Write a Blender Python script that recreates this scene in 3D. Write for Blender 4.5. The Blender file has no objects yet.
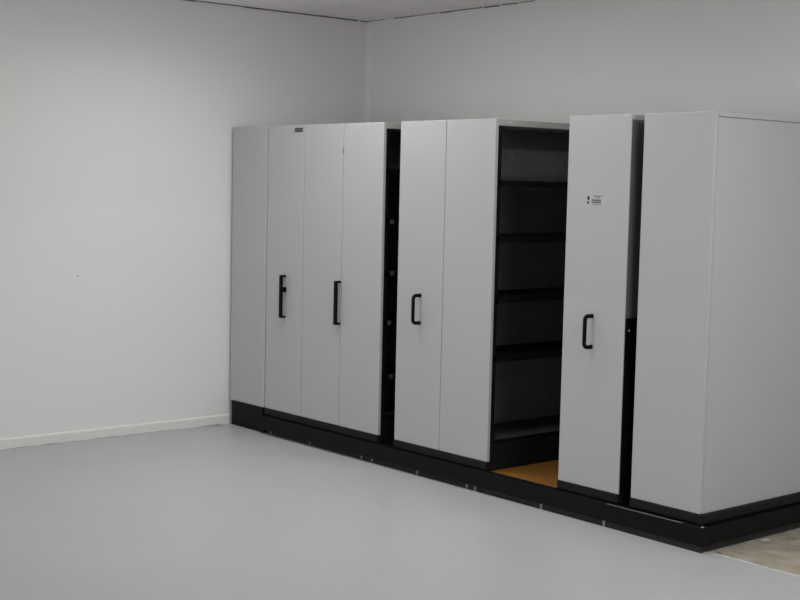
import bpy, bmesh, math, random
from mathutils import Matrix, Vector
random.seed(4)
S = bpy.context.scene
COL = S.collection

# ------------------------------------------------------------------ helpers
def box(bm, x0, x1, y0, y1, z0, z1, bev=0.0, seg=2):
    t = bmesh.new()
    bmesh.ops.create_cube(t, size=1.0)
    for v in t.verts:
        v.co = Vector(((x0+x1)/2 + v.co.x*(x1-x0), (y0+y1)/2 + v.co.y*(y1-y0), (z0+z1)/2 + v.co.z*(z1-z0)))
    if bev > 0:
        bmesh.ops.bevel(t, geom=list(t.edges), offset=bev, segments=seg, profile=0.5, affect='EDGES')
    me = bpy.data.meshes.new('tmp'); t.to_mesh(me); t.free()
    bm.from_mesh(me); bpy.data.meshes.remove(me)

def tube(bm, pts, r, n=12, flat=1.0):
    """round rod swept through pts (ends capped); flat squashes it across the x axis"""
    pts = [Vector(p) for p in pts]
    rings = []
    for i, p in enumerate(pts):
        a = pts[max(i-1, 0)]; b = pts[min(i+1, len(pts)-1)]
        d = (b-a).normalized()
        u = Vector((1, 0, 0)); w = d.cross(u).normalized()
        rings.append([bm.verts.new(p + u*r*flat*math.cos(2*math.pi*k/n) + w*r*math.sin(2*math.pi*k/n)) for k in range(n)])
    for i in range(len(rings)-1):
        for k in range(n):
            bm.faces.new((rings[i][k], rings[i][(k+1) % n], rings[i+1][(k+1) % n], rings[i+1][k]))
    bm.faces.new(rings[0]); bm.faces.new(list(reversed(rings[-1])))
    bmesh.ops.recalc_face_normals(bm, faces=list(bm.faces))

def disc(bm, c, r, h, axis, n=20, dome=0.6):
    """low dome/cap standing h out of a surface along axis"""
    axis = Vector(axis); c = Vector(c)
    u = axis.orthogonal().normalized(); w = axis.cross(u)
    prev = None
    for rr, hh in ((r, 0), (r, h*dome), (r*0.75, h*0.92), (r*0.3, h)):
        ring = [bm.verts.new(c + axis*hh + (u*math.cos(2*math.pi*k/n) + w*math.sin(2*math.pi*k/n))*rr) for k in range(n)]
        if prev:
            for k in range(n):
                bm.faces.new((prev[k], prev[(k+1) % n], ring[(k+1) % n], ring[k]))
        else:
            bm.faces.new(list(reversed(ring)))
        prev = ring
    bm.faces.new(prev)
    bmesh.ops.recalc_face_normals(bm, faces=list(bm.faces))

def obj(name, bm, mat, parent=None, loc=None, smooth=False):
    me = bpy.data.meshes.new(name)
    bm.to_mesh(me); bm.free()
    if smooth:
        for p in me.polygons: p.use_smooth = True
    me.materials.append(mat)
    o = bpy.data.objects.new(name, me)
    COL.objects.link(o)
    if parent:
        o.parent = parent
        chain = parent; off = Vector((0, 0, 0))
        while chain: off += chain.location; chain = chain.parent
        # geometry is written in room coordinates; move it into the parent's frame
        me.transform(Matrix.Translation(-off))
    return o

def part(name, mat, parent, *boxes, bev=0.0, label=None):
    bm = bmesh.new()
    for b in boxes: box(bm, *b, bev=bev)
    o = obj(name, bm, mat, parent)
    if label: o['label'] = label
    return o

def thing(name, loc, label, cat, group=None):
    o = bpy.data.objects.new(name, None); COL.objects.link(o)
    o.location = loc; o.empty_display_size = 0.2
    o['label'] = label; o['category'] = cat
    if group: o['group'] = group
    return o

def struct(name, mat, *boxes, bev=0.0):
    o = part(name, mat, None, *boxes, bev=bev)
    o['kind'] = 'structure'
    return o

# ------------------------------------------------------------------ materials
class NT:
    def __init__(s, name):
        s.m = bpy.data.materials.new(name); s.m.use_nodes = True
        s.t = s.m.node_tree; s.t.nodes.clear()
        s.out = s.n('ShaderNodeOutputMaterial'); s.b = s.n('ShaderNodeBsdfPrincipled')
        s.l(s.b.outputs[0], s.out.inputs[0])
        s.geo = None
    def n(s, kind, **kw):
        x = s.t.nodes.new(kind)
        for k, v in kw.items(): setattr(x, k, v)
        return x
    def l(s, a, b): s.t.links.new(a, b)
    def pos(s):
        if not s.geo: s.geo = s.n('ShaderNodeNewGeometry')
        return s.geo.outputs['Position']
    def noise(s, scale, detail=3, stretch=None, rough=0.5):
        nz = s.n('ShaderNodeTexNoise'); nz.inputs['Scale'].default_value = scale
        nz.inputs['Detail'].default_value = detail; nz.inputs['Roughness'].default_value = rough
        src = s.pos()
        if stretch:
            mp = s.n('ShaderNodeMapping'); mp.inputs['Scale'].default_value = stretch
            s.l(src, mp.inputs[0]); src = mp.outputs[0]
        s.l(src, nz.inputs['Vector'])
        return nz.outputs[0]
    def ramp(s, fac, stops):
        r = s.n('ShaderNodeValToRGB'); e = r.color_ramp.elements
        while len(e) < len(stops): e.new(0.5)
        for i, (p, c) in enumerate(stops):
            e[i].position = p; e[i].color = (c[0], c[1], c[2], 1) if hasattr(c, '__len__') else (c, c, c, 1)
        s.l(fac, r.inputs[0]); return r.outputs[0]
    def mix(s, fac, a, b, mode='MIX'):
        m = s.n('ShaderNodeMix', data_type='RGBA', blend_type=mode)
        for sock, v in ((m.inputs[0], fac), (m.inputs[6], a), (m.inputs[7], b)):
            if isinstance(v, (int, float)): sock.default_value = v
            elif isinstance(v, tuple): sock.default_value = (*v, 1)
            else: s.l(v, sock)
        return m.outputs[2]
    def math(s, op, a, b=None, c=None):
        m = s.n('ShaderNodeMath', operation=op)
        for i, v in enumerate((a, b, c)):
            if v is None: continue
            if isinstance(v, (int, float)): m.inputs[i].default_value = v
            else: s.l(v, m.inputs[i])
        return m.outputs[0]
    def blob(s, c, r, soft=0.35, wob=0.3):
        """mask of one stain: ellipsoid of radii r about c with a wobbly edge"""
        vs = s.n('ShaderNodeVectorMath', operation='SUBTRACT'); s.l(s.pos(), vs.inputs[0]); vs.inputs[1].default_value = c
        vd = s.n('ShaderNodeVectorMath', operation='DIVIDE'); s.l(vs.outputs[0], vd.inputs[0]); vd.inputs[1].default_value = r
        ln = s.n('ShaderNodeVectorMath', operation='LENGTH'); s.l(vd.outputs[0], ln.inputs[0])
        d = s.math('ADD', ln.outputs['Value'], s.math('MULTIPLY', s.math('SUBTRACT', s.noise(60, 2), 0.5), wob*2))
        mr = s.n('ShaderNodeMapRange'); mr.inputs[1].default_value = 1-soft; mr.inputs[2].default_value = 1+soft
        mr.inputs[3].default_value = 1; mr.inputs[4].default_value = 0
        s.l(d, mr.inputs[0]); return mr.outputs[0]
    def bump(s, h, strength, dist=0.002):
        b = s.n('ShaderNodeBump'); b.inputs['Strength'].default_value = strength; b.inputs['Distance'].default_value = dist
        s.l(h, b.inputs['Height']); s.l(b.outputs[0], s.b.inputs['Normal'])
    def col(s, c):
        if isinstance(c, tuple): s.b.inputs['Base Color'].default_value = (*c, 1)
        else: s.l(c, s.b.inputs['Base Color'])
    def set(s, rough=0.5, metal=0.0, spec=0.5):
        s.b.inputs['Roughness'].default_value = rough; s.b.inputs['Metallic'].default_value = metal
        s.b.inputs['Specular IOR Level'].default_value = spec
        return s.m

def mul(c, k): return tuple(min(1, x*k) for x in c)

def simple(name, c, rough=0.5, metal=0.0, var=0.06, scale=14, bump=0.0, bscale=400, spec=0.5, stretch=None):
    n = NT(name)
    n.col(n.mix(n.noise(scale, 3, stretch), mul(c, 1-var), mul(c, 1+var)))
    if bump: n.bump(n.noise(bscale, 2), bump)
    return n.set(rough, metal, spec)

def wall_mat():
    n = NT('white_wall_paint'); c = (0.765, 0.763, 0.75)
    a = n.mix(n.noise(1.3, 4), mul(c, 0.985), mul(c, 1.015))
    a = n.mix(n.math('MULTIPLY', n.ramp(n.noise(9, 5, None, 0.7), [(0.60, 0.0), (0.75, 1.0)]), 0.05), a, (0.55, 0.54, 0.5))
    n.col(a); n.bump(n.noise(230, 3), 0.12)
    return n.set(0.55, 0, 0.35)

def floor_mat():
    n = NT('blue_grey_vinyl'); c = (0.442, 0.454, 0.457)
    a = n.mix(n.noise(0.9, 4), mul(c, 0.96), mul(c, 1.04))
    a = n.mix(n.math('MULTIPLY', n.ramp(n.noise(22, 5, None, 0.75), [(0.4, 0.0), (0.65, 1.0)]), 0.5), a, mul(c, 0.90))
    a = n.mix(n.noise(90, 3, None, 0.8), mul(c, 0.84), a)
    sp = n.ramp(n.noise(420, 1), [(0.62, 0.0), (0.70, 1.0)])
    a = n.mix(n.math('MULTIPLY', sp, 0.35), a, (0.62, 0.63, 0.62))
    a = n.mix(n.math('MULTIPLY', n.blob((0.05, -0.12, 0), (0.045, 0.03, 0.1)), 0.55), a, (0.12, 0.115, 0.105))
    a = n.mix(n.math('MULTIPLY', n.blob((0.05, -0.2, 0), (0.10, 0.16, 0.1), 0.6), 0.16), a, (0.25, 0.23, 0.20))
    a = n.mix(n.math('MULTIPLY', n.blob((4.62, -0.035, 0), (0.05, 0.02, 0.1)), 0.3), a, (0.30, 0.29, 0.24))
    n.col(a)
    n.bump(n.noise(300, 2), 0.10)
    rr = n.ramp(n.noise(1.6, 4), [(0.3, 0.34), (0.7, 0.44)])
    m = n.set(0.4, 0, 0.45); n.l(rr, n.b.inputs['Roughness']); return m

def concrete_mat():
    n = NT('bare_concrete'); c = (0.42, 0.39, 0.315)
    a = n.mix(n.ramp(n.noise(5, 6, None, 0.62), [(0.35, 0.0), (0.65, 1.0)]), (0.25, 0.225, 0.165), (0.42, 0.39, 0.32))
    a = n.mix(n.math('MULTIPLY', n.ramp(n.noise(7, 5, None, 0.7), [(0.52, 0.0), (0.68, 1.0)]), 0.5), a, (0.27, 0.215, 0.14))
    a = n.mix(n.math('MULTIPLY', n.ramp(n.noise(40, 4), [(0.55, 0.0), (0.7, 1.0)]), 0.25), a, (0.24, 0.2, 0.15))
    for cc, r, k, q in (((4.585, 0.058, 0), (0.022, 0.012, 0.1), 0.9, (0.05, 0.045, 0.04)),
                        ((4.645, 0.148, 0), (0.05, 0.012, 0.1), 0.5, (0.14, 0.12, 0.09)),
                        ((4.575, 0.49, 0), (0.02, 0.03, 0.1), 0.8, (0.72, 0.72, 0.68)),
                        ((4.645, 0.63, 0), (0.03, 0.05, 0.1), 0.6, (0.20, 0.13, 0.09)),
                        ((4.97, 0.16, 0), (0.07, 0.06, 0.1), 0.4, (0.30, 0.22, 0.11)), ((4.80, 0.25, 0), (0.10, 0.03, 0.1), 0.35, (0.24, 0.17, 0.10))):
        a = n.mix(n.math('MULTIPLY', n.blob(cc, r), k), a, q)
    n.col(a); n.bump(n.noise(120, 4), 0.3)
    return n.set(0.7, 0, 0.3)

def ceiling_mat():
    n = NT('ceiling_panels'); c = (0.93, 0.905, 0.91)
    a = n.mix(n.noise(2.0, 4), mul(c, 0.97), mul(c, 1.03))
    sx = n.n('ShaderNodeSeparateXYZ'); n.l(n.pos(), sx.inputs[0])
    def seam(sock, period, off, w):
        f = n.math('ABSOLUTE', n.math('SUBTRACT', n.math('FRACT', n.math('DIVIDE', n.math('ADD', sock, off), period)), 0.5))
        return n.math('LESS_THAN', f, w/period/2)
    line = n.math('MAXIMUM', seam(sx.outputs[0], 0.61, 0.305+0.02, 0.010), seam(sx.outputs[1], 1.22, -0.02, 0.010))
    a = n.mix(n.math('MULTIPLY', line, 0.35), a, (0.2, 0.19, 0.18))
    a = n.mix(n.math('MULTIPLY', n.ramp(n.noise(190, 2), [(0.6, 0.0), (0.68, 1.0)]), 0.10), a, (0.4, 0.39, 0.38))
    n.col(a); n.bump(n.noise(150, 3), 0.2)
    return n.set(0.85, 0, 0.2)

def ply_mat():
    n = NT('orange_plywood'); c1 = (0.25, 0.115, 0.022); c2 = (0.185, 0.078, 0.014)
    a = n.mix(n.noise(6, 5, (1.0, 14, 1), 0.6), c1, c2)
    a = n.mix(n.math('MULTIPLY', n.noise(3, 2), 0.25), a, (0.24, 0.12, 0.03))
    n.col(a); n.bump(n.noise(40, 4, (1, 14, 1)), 0.1)
    return n.set(0.45, 0, 0.4)

def panel_mat():
    n = NT('grey_enamel'); c = (0.428, 0.436, 0.437)
    a = n.mix(n.noise(1.2, 3, (1, 1, 0.4)), mul(c, 0.98), mul(c, 1.02))
    a = n.mix(n.math('MULTIPLY', n.ramp(n.noise(5, 5, (2.5, 1, 0.6), 0.7), [(0.6, 0.0), (0.8, 1.0)]), 0.06), a, (0.25, 0.26, 0.25))
    n.col(a); n.bump(n.noise(260, 2), 0.06)
    return n.set(0.42, 0, 0.4)

def scuffed_black(name, c, rough):
    n = NT(name)
    a = n.mix(n.noise(18, 4), mul(c, 0.8), mul(c, 1.25))
    a = n.mix(n.math('MULTIPLY', n.ramp(n.noise(55, 5, (1, 1, 3), 0.75), [(0.63, 0.0), (0.74, 1.0)]), 0.06), a, (0.16, 0.15, 0.14))
    n.col(a); n.bump(n.noise(180, 3), 0.08)
    return n.set(rough, 0, 0.13)

M = dict(
    wall=wall_mat(), floor=floor_mat(), concrete=concrete_mat(), ceiling=ceiling_mat(), ply=ply_mat(), panel=panel_mat(),
    trim=simple('white_gloss_trim', (0.74, 0.735, 0.71), 0.4, var=0.03, scale=9),
    edge=simple('vinyl_cut_edge', (0.47, 0.48, 0.475), 0.6, var=0.15, scale=30),
    gap=simple('ceiling_gap_shadow_bead', (0.16, 0.15, 0.14), 0.8, var=0.5, scale=4),
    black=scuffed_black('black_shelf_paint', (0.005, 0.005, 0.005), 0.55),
    back=scuffed_black('glare_lifted_back_sheet', (0.21, 0.21, 0.207), 0.5),  # black paint lifted to grey; veiling glare put into the colour
    sheet=simple('shaded_grey_enamel', (0.115, 0.117, 0.118), 0.45, var=0.03, scale=8),  # panel grey darkened in the colour for the shade in the gap
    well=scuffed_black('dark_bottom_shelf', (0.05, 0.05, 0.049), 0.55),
    kick=scuffed_black('black_kick_plate', (0.011, 0.011, 0.0125), 0.45),
    track=scuffed_black('black_track_fascia', (0.004, 0.004, 0.004), 0.5),
    toe=scuffed_black('dark_toe_strip', (0.025, 0.027, 0.025), 0.4),
    topbar=simple('pale_grey_canopy', (0.40, 0.40, 0.385), 0.5, var=0.06, scale=20),
    bolt=simple('zinc_bolt', (0.62, 0.60, 0.52), 0.4, 0.3, var=0.1, scale=60),
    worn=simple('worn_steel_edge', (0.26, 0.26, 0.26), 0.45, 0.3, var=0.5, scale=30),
    handle=simple('black_plastic_handle', (0.004, 0.0045, 0.0045), 0.5, var=0.1, scale=60, spec=0.05),
    clip=simple('grey_label_clip', (0.10, 0.105, 0.105), 0.5, var=0.1, scale=60),
    sticker=simple('pale_sticker', (0.444, 0.45, 0.464), 0.45, var=0.02, scale=60),
    ink=simple('black_print', (0.02, 0.02, 0.022), 0.6, var=0.1, scale=80),
    greyink=simple('grey_print', (0.16, 0.165, 0.17), 0.6, var=0.1, scale=80),
    plate=simple('dark_name_plate', (0.05, 0.053, 0.056), 0.45, var=0.1, scale=80),
    foot=simple('pale_levelling_shim', (0.30, 0.28, 0.22), 0.6, var=0.3, scale=50),
)

# ------------------------------------------------------------------ room (x right along the cabinets, y to the back wall, z up)
WB, CZ = 1.309, 3.2123         # back wall, ceiling
RX, FY = 11.0, -9.0            # right and front walls, behind the viewer
struct('floor', M['floor'], (0, RX, FY, 0.018, -0.05, 0.0))
struct('floor_concrete', M['concrete'], (0, RX, 0.018, WB, -0.06, -0.003))
struct('ceiling', M['ceiling'], (-0.1, RX+.1, FY-.1, WB+.1, CZ, CZ+0.1))
struct('wall_left', M['wall'], (-0.1, 0, FY-.1, WB+.1, -0.06, CZ))
struct('wall_back', M['wall'], (0, RX, WB, WB+0.1, -0.06, CZ))
struct('wall_right', simple('right_wall_paint', (0.70, 0.64, 0.62), 0.6, var=0.02), (RX, RX+0.1, FY-.1, WB+.1, -0.06, CZ))
struct('wall_front', M['wall'], (0, RX, FY-0.1, FY, -0.06, CZ))

# baseboard along the left wall, bottom edge a little uneven
def baseboard():
    bm = bmesh.new()
    y0, y1, n = FY, 0.0, 150
    prof = lambda yy, k: [(0.0, 0.0), (0.012, 0.0), (0.013, 0.060), (0.011, 0.068), (0.006, 0.072), (0.0, 0.073)]
    prev = None
    for k in range(n+1):
        yy = y0 + (y1-y0)*k/n
        dz = max(0.0, random.gauss(0, 0.0022))
        ring = [bm.verts.new((x, yy, z + (dz if z == 0 else 0))) for x, z in prof(yy, k)]
        if prev:
            for i in range(len(ring)):
                j = (i+1) % len(ring)
                bm.faces.new((prev[i], prev[j], ring[j], ring[i]))
        else: bm.faces.new(ring)
        prev = ring
    bm.faces.new(list(reversed(prev)))
    bmesh.ops.recalc_face_normals(bm, faces=list(bm.faces))
    o = obj('baseboard_left', bm, M['trim']); o['kind'] = 'structure'
baseboard()
# corner cover strip between the left and back walls: a shallow splayed moulding
bm = bmesh.new()
sec = [(0.0, -0.014), (0.004, -0.014), (0.046, -0.005), (0.048, 0.0), (0.0, 0.0)]
lo = [bm.verts.new((x, WB+y, 0.0)) for x, y in sec]; hi = [bm.verts.new((x, WB+y, CZ-0.055)) for x, y in sec]
for i in range(len(sec)):
    j = (i+1) % len(sec); bm.faces.new((lo[i], lo[j], hi[j], hi[i]))
bm.faces.new(lo); bm.faces.new(hi); bmesh.ops.recalc_face_normals(bm, faces=list(bm.faces))
o = obj('trim_1', bm, M['wall']); o['kind'] = 'structure'
# dark joint bead where ceiling and walls meet (broken, uneven)
bm = bmesh.new()
y = -4.0
while y < WB-0.02:
    L = random.uniform(0.15, 0.5); box(bm, 0, 0.004, y, min(y+L, WB), CZ-random.uniform(0.006, 0.012), CZ); y += L + random.choice((0, 0, 0.03))
x = 0.0
while x < 4:
    L = random.uniform(0.12, 0.35); box(bm, x, x+L, WB-0.004, WB, CZ-random.uniform(0.004, 0.010), CZ); x += L + random.choice((0, 0.02, 0.12))
o = obj('trim_2', bm, M['gap']); o['kind'] = 'structure'
# raw edge of the vinyl where the bare concrete starts
bm = bmesh.new()
prev = None
for k in range(180):
    x = 4.56 + (RX-4.56)*(k/179)**1.6
    a = 0.012 + random.uniform(-0.004, 0.004); b = 0.030 + random.uniform(-0.008, 0.008)
    ring = [bm.verts.new((x, a, 0.0005)), bm.verts.new((x, a+0.004, 0.003)), bm.verts.new((x, b-0.004, 0.003)), bm.verts.new((x, b, -0.003))]
    if prev:
        for i in range(3): bm.faces.new((prev[i], ring[i], ring[i+1], prev[i+1]))
    prev = ring
bmesh.ops.recalc_face_normals(bm, faces=list(bm.faces))
o = obj('trim_3', bm, M['edge']); o['kind'] = 'structure'

# small screw head left in the wall
bm = bmesh.new(); disc(bm, (0, -1.284, 1.184), 0.006, 0.004, (1, 0, 0))
o = obj('wall_screw', bm, simple('grey_screw', (0.32, 0.32, 0.31), 0.5, 0.2), smooth=False)
o['label'] = 'tiny grey screw head alone in the bare white left wall'; o['category'] = 'screw'

# ------------------------------------------------------------------ track base under all the cabinets
X0, X1 = 0.0284, 4.4988
DEP = 1.215                      # cabinets' depth, front panel to rear
LED = 0.137                      # top of the track platform
FB = 0.036                       # underside of the fascia
track = thing('track_platform', (2.26, 0.6, 0), 'long low black track platform on the floor carrying all the grey shelving cabinets', 'platform')
part('deck_board', M['ply'], track, (2.55, 3.80, 0.02, DEP+0.03, 0.105, 0.131), label='orange plywood deck board')
for xa, xb in ((X0+0.02, 2.549), (3.801, 4.53)):  # plywood only across the aisle; deck boards black elsewhere
    part('deck_board', M['track'], track, (xa, xb, 0.061, DEP+0.03, 0.105, 0.131), label='black deck board')
part('subframe', M['track'], track, (X0+0.06, 4.47, 0.08, DEP-0.02, 0.0, 0.104))
SP = 2.732
part('front_fascia', M['track'], track, (0.489, SP-0.001, -0.040, 0.019, FB, LED), bev=0.0025)
part('end_block', M['track'], track, (0.046, 0.486, -0.001, 0.024, 0.0, 0.189), bev=0.0025)
part('front_fascia', M['track'], track, (SP+0.001, 4.552, -0.040, 0.019, FB, LED), bev=0.0025)
part('side_fascia', M['track'], track, (4.532, 4.552, 0.020, DEP+0.03, FB, LED-0.004), bev=0.0025)
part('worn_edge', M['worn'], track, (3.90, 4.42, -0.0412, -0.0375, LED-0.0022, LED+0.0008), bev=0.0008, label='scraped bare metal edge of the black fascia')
bm = bmesh.new(); disc(bm, (4.545, -0.034, LED), 0.006, 0.004, (0, 0, 1))
o = obj('corner_bolt', bm, M['bolt'], track); o['label'] = 'bright bolt head on the corner of the fascia'
# toe strips under the fascia, in lengths, with pale shims standing in the joints
notch = [0.552, 1.055, 1.661, 1.776, 2.252, 2.732, 2.809, 3.381, 3.871]
toe_y = lambda x: 0.024 - 0.0135*x      # the strips stand slightly askew under the fascia
ends = [X0+0.07] + notch + [4.557]
for i in range(len(ends)-1):
    a = ends[i] + (0.009 if i else 0); b = ends[i+1] - 0.009
    bm = bmesh.new(); box(bm, a, b, 0.0, 0.012, 0.0, FB-0.002, bev=0.0015)
    for v in bm.verts: v.co.y += toe_y(v.co.x)
    obj('toe_strip', bm, M['toe'], track)
for i, x in enumerate(notch):
    part('levelling_shim', M['foot'], track, (x-0.008, x+0.008, toe_y(x)-0.002, toe_y(x)+0.03, 0.0, FB-0.001), bev=0.001, label='pale levelling shim in a joint of the toe strip')
part('toe_strip', M['toe'], track, (4.526, 4.538, -0.02, DEP, 0.0, FB-0.002), bev=0.0015)

# ------------------------------------------------------------------ shelving cabinets
ZP0, ZP1 = 0.1911, 2.2911        # front panel, bottom and top
PT = 0.026                       # front panel thickness

def front_panel(t, a, b, fy=0.0, pt=PT):
    bm = bmesh.new()
    box(bm, a+0.0020, b-0.0020, fy, pt, ZP0, ZP1, bev=min(0.005, pt*0.35), seg=3)
    return obj('front_panel', bm, M['panel'], t)

def shelf(t, a, b, z, face):
    """a: partition side, b: open face; folded lip hanging at the open face"""
    lo, hi = min(a, b), max(a, b)
    d = 1 if face > 0 else -1
    f = hi if d > 0 else lo
    return part('shelf', M['black'], t,
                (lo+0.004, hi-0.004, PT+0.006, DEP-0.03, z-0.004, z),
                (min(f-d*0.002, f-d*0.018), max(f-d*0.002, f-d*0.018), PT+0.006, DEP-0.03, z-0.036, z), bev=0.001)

def bay(t, a, b, face, levels, back='black', own_back=True, fy=0.0, pt=PT):
    """single shelving face between x=a and x=b; face=+1 opens to the right, -1 to the left"""
    front_panel(t, a, b, fy, pt)
    f, k = (b, a) if face > 0 else (a, b)
    d = face
    if own_back:
        bx = (min(k, k+d*0.010), max(k, k+d*0.010))
        if back == 'black':
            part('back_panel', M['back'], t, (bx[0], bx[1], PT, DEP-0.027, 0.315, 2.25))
        else:
            pass
    # uprights at the open face and at the back, front and rear end
    for yy in (PT+0.001, DEP-0.055):
        for xx in (f-d*0.030, k+d*0.012):
            xa, xb = sorted((xx, xx+d*0.028))
            bm = bmesh.new(); box(bm, xa, xb, yy, yy+0.028, 0.30, 2.25, bev=0.002)
            obj('upright', bm, M['black'], t)
    for z in levels: shelf(t, k+d*0.012, f, z, d)
    # rear end panel
    part('rear_panel', M['black'], t, (a+0.002, b-0.002, DEP-0.026, DEP, ZP0, ZP1), bev=0.003)

def common(t, a, b, fixed=False, canopy=(0.002, 0.002)):
    part('canopy', M['topbar'], t, (a+canopy[0], b-canopy[1], PT, DEP-0.027, 2.25, 2.289), bev=0.002, label='pale grey top canopy')
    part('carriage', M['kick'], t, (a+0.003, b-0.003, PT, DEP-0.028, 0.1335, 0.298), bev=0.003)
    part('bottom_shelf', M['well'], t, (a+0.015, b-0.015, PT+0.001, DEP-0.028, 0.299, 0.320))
    for xa, xb in ((a+0.003, a+0.0145), (b-0.0145, b-0.003)):
        part('bottom_lip', M['black'], t, (xa, xb, PT+0.001, DEP-0.028, 0.299, 0.322), bev=0.001)
    if fixed:
        pass
    else:
        part('kick_plate', M['kick'], t, (a+0.001, b-0.001, -0.006, PT-0.001, LED+0.006, ZP0-0.001), bev=0.002)

def flat_handle(t, x, z0, z1):
    """long flat square-ended pull"""
    o = part('handle', M['handle'], t, (x-0.016, x+0.016, -0.042, -0.028, z0, z1),
             (x-0.012, x+0.012, -0.032, 0.001, z1-0.014, z1), (x-0.012, x+0.012, -0.032, 0.001, z0, z0+0.014), bev=0.002)
    return o

def bow_handle(t, x, z0, z1, proj=0.058):
    """round-cornered rod pull"""
    R = 0.022; pts = [(x, 0.001, z1)]
    for k in range(7):
        a = math.pi/2*k/6; pts.append((x, -(proj-R) - R*math.sin(a), z1 - R + R*math.cos(a)))
    for k in range(7):
        a = math.pi/2*k/6; pts.append((x, -(proj-R) - R*math.cos(a), z0 + R - R*math.sin(a)))
    pts.append((x, 0.001, z0))
    bm = bmesh.new(); tube(bm, pts, 0.0115, 14)
    h = obj('handle', bm, M['handle'], t, smooth=True)
    for z in (z0, z1):
        bm = bmesh.new(); disc(bm, (x, 0.0005, z), 0.013, 0.004, (0, -1, 0)); obj('handle_foot', bm, M['handle'], h)
    return h

LV1 = (1.985, 1.645, 1.300, 0.965, 0.600)
LV2 = (1.920, 1.575, 1.206, 0.840)
G = 'grey mobile shelving cabinets on the track'

# 1: fixed cabinet against the left wall
a, b = X0, 0.4882
t = thing('shelving_cabinet', ((a+b)/2, DEP/2, LED), 'narrow fixed grey shelving cabinet without handle against the white left wall', 'cabinet', G)
bay(t, a, b-0.002, +1, LV1, fy=-0.008); common(t, a, b-0.002, fixed=True)
part('base_skirt', M['track'], t, (a+0.062, b-0.003, -0.016, -0.0015, FB, ZP0-0.001), bev=0.003)

# 2: single cabinet with name plate and lock on its handle
a, b = 0.4882, 0.946
t = thing('shelving_cabinet', ((a+b)/2, DEP/2, LED), 'single grey mobile cabinet with dark name plate and a lock knob on its long handle', 'cabinet', G)
bay(t, a, b, +1, LV1); common(t, a, b)
h = flat_handle(t, 0.730, 0.892, 1.205)
bm = bmesh.new(); box(bm, 0.722, 0.750, -0.034, 0.001, 1.080, 1.118, bev=0.004); obj('lock_knob', bm, M['handle'], h)
pl = part('name_plate', M['plate'], t, (0.826, 0.923, -0.0025, 0.001, 2.240, 2.270), bev=0.001, label='small dark name plate')
bm = bmesh.new()
x = 0.832
while x < 0.915:
    w = random.uniform(0.006, 0.012); box(bm, x, x+w, -0.0031, -0.0022, 2.251, 2.256); x += w + 0.003
obj('lettering', bm, M['greyink'], pl)

# 3: double cabinet, two front panels, handle on the joint
a, m_, b = 0.946, 1.3971, 1.833
t = thing('shelving_cabinet', ((a+b)/2, DEP/2, LED), 'double grey mobile cabinet with long black handle on the joint of its two front panels', 'cabinet', G)
bay(t, a, m_, -1, LV1); bay(t, m_, b, +1, LV1); common(t, a, b)
flat_handle(t, m_-0.012, 0.902, 1.207)
for z, yy in ((1.632, 0.087), (1.287, 0.096), (0.952, 0.080), (0.585, 0.107)):
    part('label_clip', M['clip'], t, (b-0.003, b+0.003, yy-0.013, yy+0.013, z-0.014, z+0.014), bev=0.001, label='small grey label clip on a shelf edge')
bm = bmesh.new(); box(bm, m_-0.004, m_+0.004, -0.003, 0.001, 2.085, 2.12, bev=0.001); obj('catch', bm, M['greyink'], t)

# 4: double cabinet facing the open aisle
a, m_, b = 2.0001, 2.447, 2.893
t = thing('shelving_cabinet', ((a+b)/2, DEP/2, LED), 'double grey mobile cabinet with its empty black shelves open to the wide aisle', 'cabinet', G)
bay(t, a, m_, -1, LV1); bay(t, m_, b, +1, LV2); common(t, a, b)
bow_handle(t, 2.233, 0.993, 1.171)
for yy in (0.117, 0.36):
    bm = bmesh.new(); disc(bm, (b-0.002, yy, 2.270), 0.007, 0.004, (1, 0, 0)); obj('canopy_screw', bm, M['bolt'], t)

# 5: single cabinet with white sticker
a, b = 3.4851, 3.945
t = thing('shelving_cabinet', ((a+b)/2, DEP/2, LED), 'single grey mobile cabinet with a small white printed sticker above its handle', 'cabinet', G)
bay(t, a, b, -1, LV2, back='two', pt=0.009); common(t, a, b)
part('back_panel', M['sheet'], t, (b-0.010, b-0.0015, 0.0095, DEP-0.028, 1.175, 2.262), label='grey upper back sheet, darkened to show gap shade')
part('back_panel', M['black'], t, (b-0.010, b-0.0010, 0.0095, DEP-0.028, 0.1925, 1.174), label='black lower back sheet')
bm = bmesh.new(); disc(bm, (b-0.001, 0.039, 1.105), 0.006, 0.003, (1, 0, 0)); obj('back_screw', bm, M['bolt'], t)
bow_handle(t, 3.706, 0.993, 1.168)
st = part('sticker', M['sticker'], t, (3.632, 3.786, -0.0008, 0.001, 1.780, 1.853), label='pale sticker with black symbol and lines of small print')
bm = bmesh.new()
disc(bm, (3.650, -0.0006, 1.829), 0.0095, 0.0008, (0, -1, 0)); box(bm, 3.645, 3.656, -0.0014, -0.0005, 1.816, 1.842); disc(bm, (3.649, -0.0006, 1.803), 0.008, 0.0008, (0, -1, 0))
obj('symbol', bm, M['ink'], st)
def words(z, h, x0, x1, mat):
    bm = bmesh.new(); x = x0
    while x < x1-0.006:
        w = min(random.uniform(0.008, 0.020), x1-x); box(bm, x, x+w, -0.0014, -0.0005, z, z+h); x += w + 0.0035
    obj('small_print', bm, mat, st)
words(1.838, 0.006, 3.684, 3.752, M['greyink']); words(1.830, 0.005, 3.700, 3.738, M['greyink'])
words(1.814, 0.008, 3.676, 3.750, M['ink']); words(1.802, 0.008, 3.676, 3.750, M['ink']); words(1.791, 0.004, 3.680, 3.745, M['greyink'])
for xx in (3.874, 3.900):
    bm = bmesh.new(); disc(bm, (xx, 0.001, 2.278), 0.006, 0.003, (0, -1, 0)); obj('top_screw', bm, M['bolt'], t)

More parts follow.
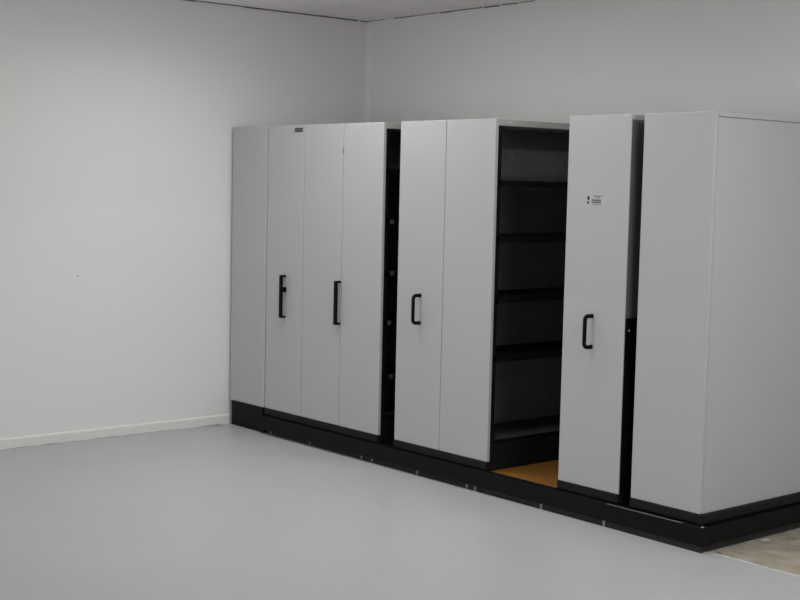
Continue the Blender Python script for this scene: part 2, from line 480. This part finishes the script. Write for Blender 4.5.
# 6: fixed end cabinet with closed side
a, b = 4.0279, X1
t = thing('shelving_cabinet', ((a+b)/2, DEP/2, LED), 'fixed grey end cabinet with broad closed side panel beside the bare concrete floor', 'cabinet', G)
bay(t, a, b, -1, LV2, own_back=False); common(t, a, b, canopy=(0.002, 0.010))
part('side_panel', M['panel'], t, (b-0.010, b-0.0022, PT-0.0005, DEP-0.001, ZP0, 2.262), bev=0.0006)
part('side_cap', M['panel'], t, (b-0.010, b-0.0012, PT-0.0005, DEP-0.001, 2.2665, ZP1), bev=0.001)
part('side_skirt', M['kick'], t, (b-0.002, b+0.014, -0.006, DEP-0.03, LED+0.001, ZP0-0.001), bev=0.002)

# ------------------------------------------------------------------ light: recessed ceiling fittings of the room and added wall fills, out of view
def lamp(x, y, sx, sy, power, col, z=CZ-0.02, rot=(0, 0, 0), spread=180):
    l = bpy.data.lights.new('ceiling_or_fill_lamp', 'AREA'); l.shape = 'RECTANGLE'; l.size = sx; l.size_y = sy
    l.energy = power; l.color = col; l.spread = math.radians(spread)
    o = bpy.data.objects.new('ceiling_or_fill_lamp', l); COL.objects.link(o); o.location = (x, y, z); o.rotation_euler = rot
    return o
white = (1.0, 1.0, 0.99)
for x, y, p, sp in ((6.2, -0.9, 45, 180), (2.1, -0.9, 21.5, 180), (3.6, -0.9, 10, 155), (3.6, -0.9, 6, 125), (1.4, -0.9, 7, 155),
                    (1.4, -0.9, 4.5, 125), (2.8, -2.4, 3, 125)):
    lamp(x, y, 0.6, 1.2, p, white, spread=sp)
# added fill lights at the unseen right and front walls; no windows built
fill_white = (0.99, 1.0, 1.0); blush = (1.0, 0.945, 1.0)
lamp(10.95, -3.0, 1.6, 3.0, 59, blush, z=1.7, rot=(0, math.pi/2, 0))  # pink tint added to warm the end cabinet's side
lamp(10.95, -6.5, 1.6, 3.0, 5, blush, z=1.7, rot=(0, math.pi/2, 0))
lamp(10.95, 0.0, 1.6, 1.6, 4, blush, z=1.7, rot=(0, math.pi/2, 0))
lamp(1.5, -8.9, 2.4, 1.9, 48, fill_white, z=1.35, rot=(math.pi/2, 0, 0))
lamp(4.5, -8.9, 2.4, 1.9, 3, fill_white, z=1.35, rot=(math.pi/2, 0, 0))
lamp(8.0, -8.9, 2.4, 1.9, 29, fill_white, z=1.35, rot=(math.pi/2, 0, 0))
w = bpy.data.worlds.new('World'); S.world = w; w.use_nodes = True
w.node_tree.nodes['Background'].inputs[0].default_value = (0.9, 0.95, 1, 1)
w.node_tree.nodes['Background'].inputs[1].default_value = 0.3

# ------------------------------------------------------------------ camera
cam = bpy.data.cameras.new('camera'); co = bpy.data.objects.new('camera', cam); COL.objects.link(co)
yaw, p, r = 0.8671362511, -0.0852409545, 0.0221346484
F = Vector((-math.sin(yaw)*math.cos(p), math.cos(yaw)*math.cos(p), math.sin(p)))
Rt = Vector((math.cos(yaw), math.sin(yaw), 0)); U = Rt.cross(F)
R2 = Rt*math.cos(r) + U*math.sin(r); U2 = -Rt*math.sin(r) + U*math.cos(r)
mw = Matrix(((R2.x, U2.x, -F.x, 8.7559286), (R2.y, U2.y, -F.y, -5.7048231), (R2.z, U2.z, -F.z, 1.8785488), (0, 0, 0, 1)))
co.matrix_world = mw
cam.sensor_width = 36; cam.lens = 1345.8989/800*36
cam.clip_end = 60
S.camera = co
S.view_settings.view_transform = 'Standard'; S.view_settings.look = 'None'
S.view_settings.exposure = 0.0; S.view_settings.gamma = 1.0; S.view_settings.use_curve_mapping = False
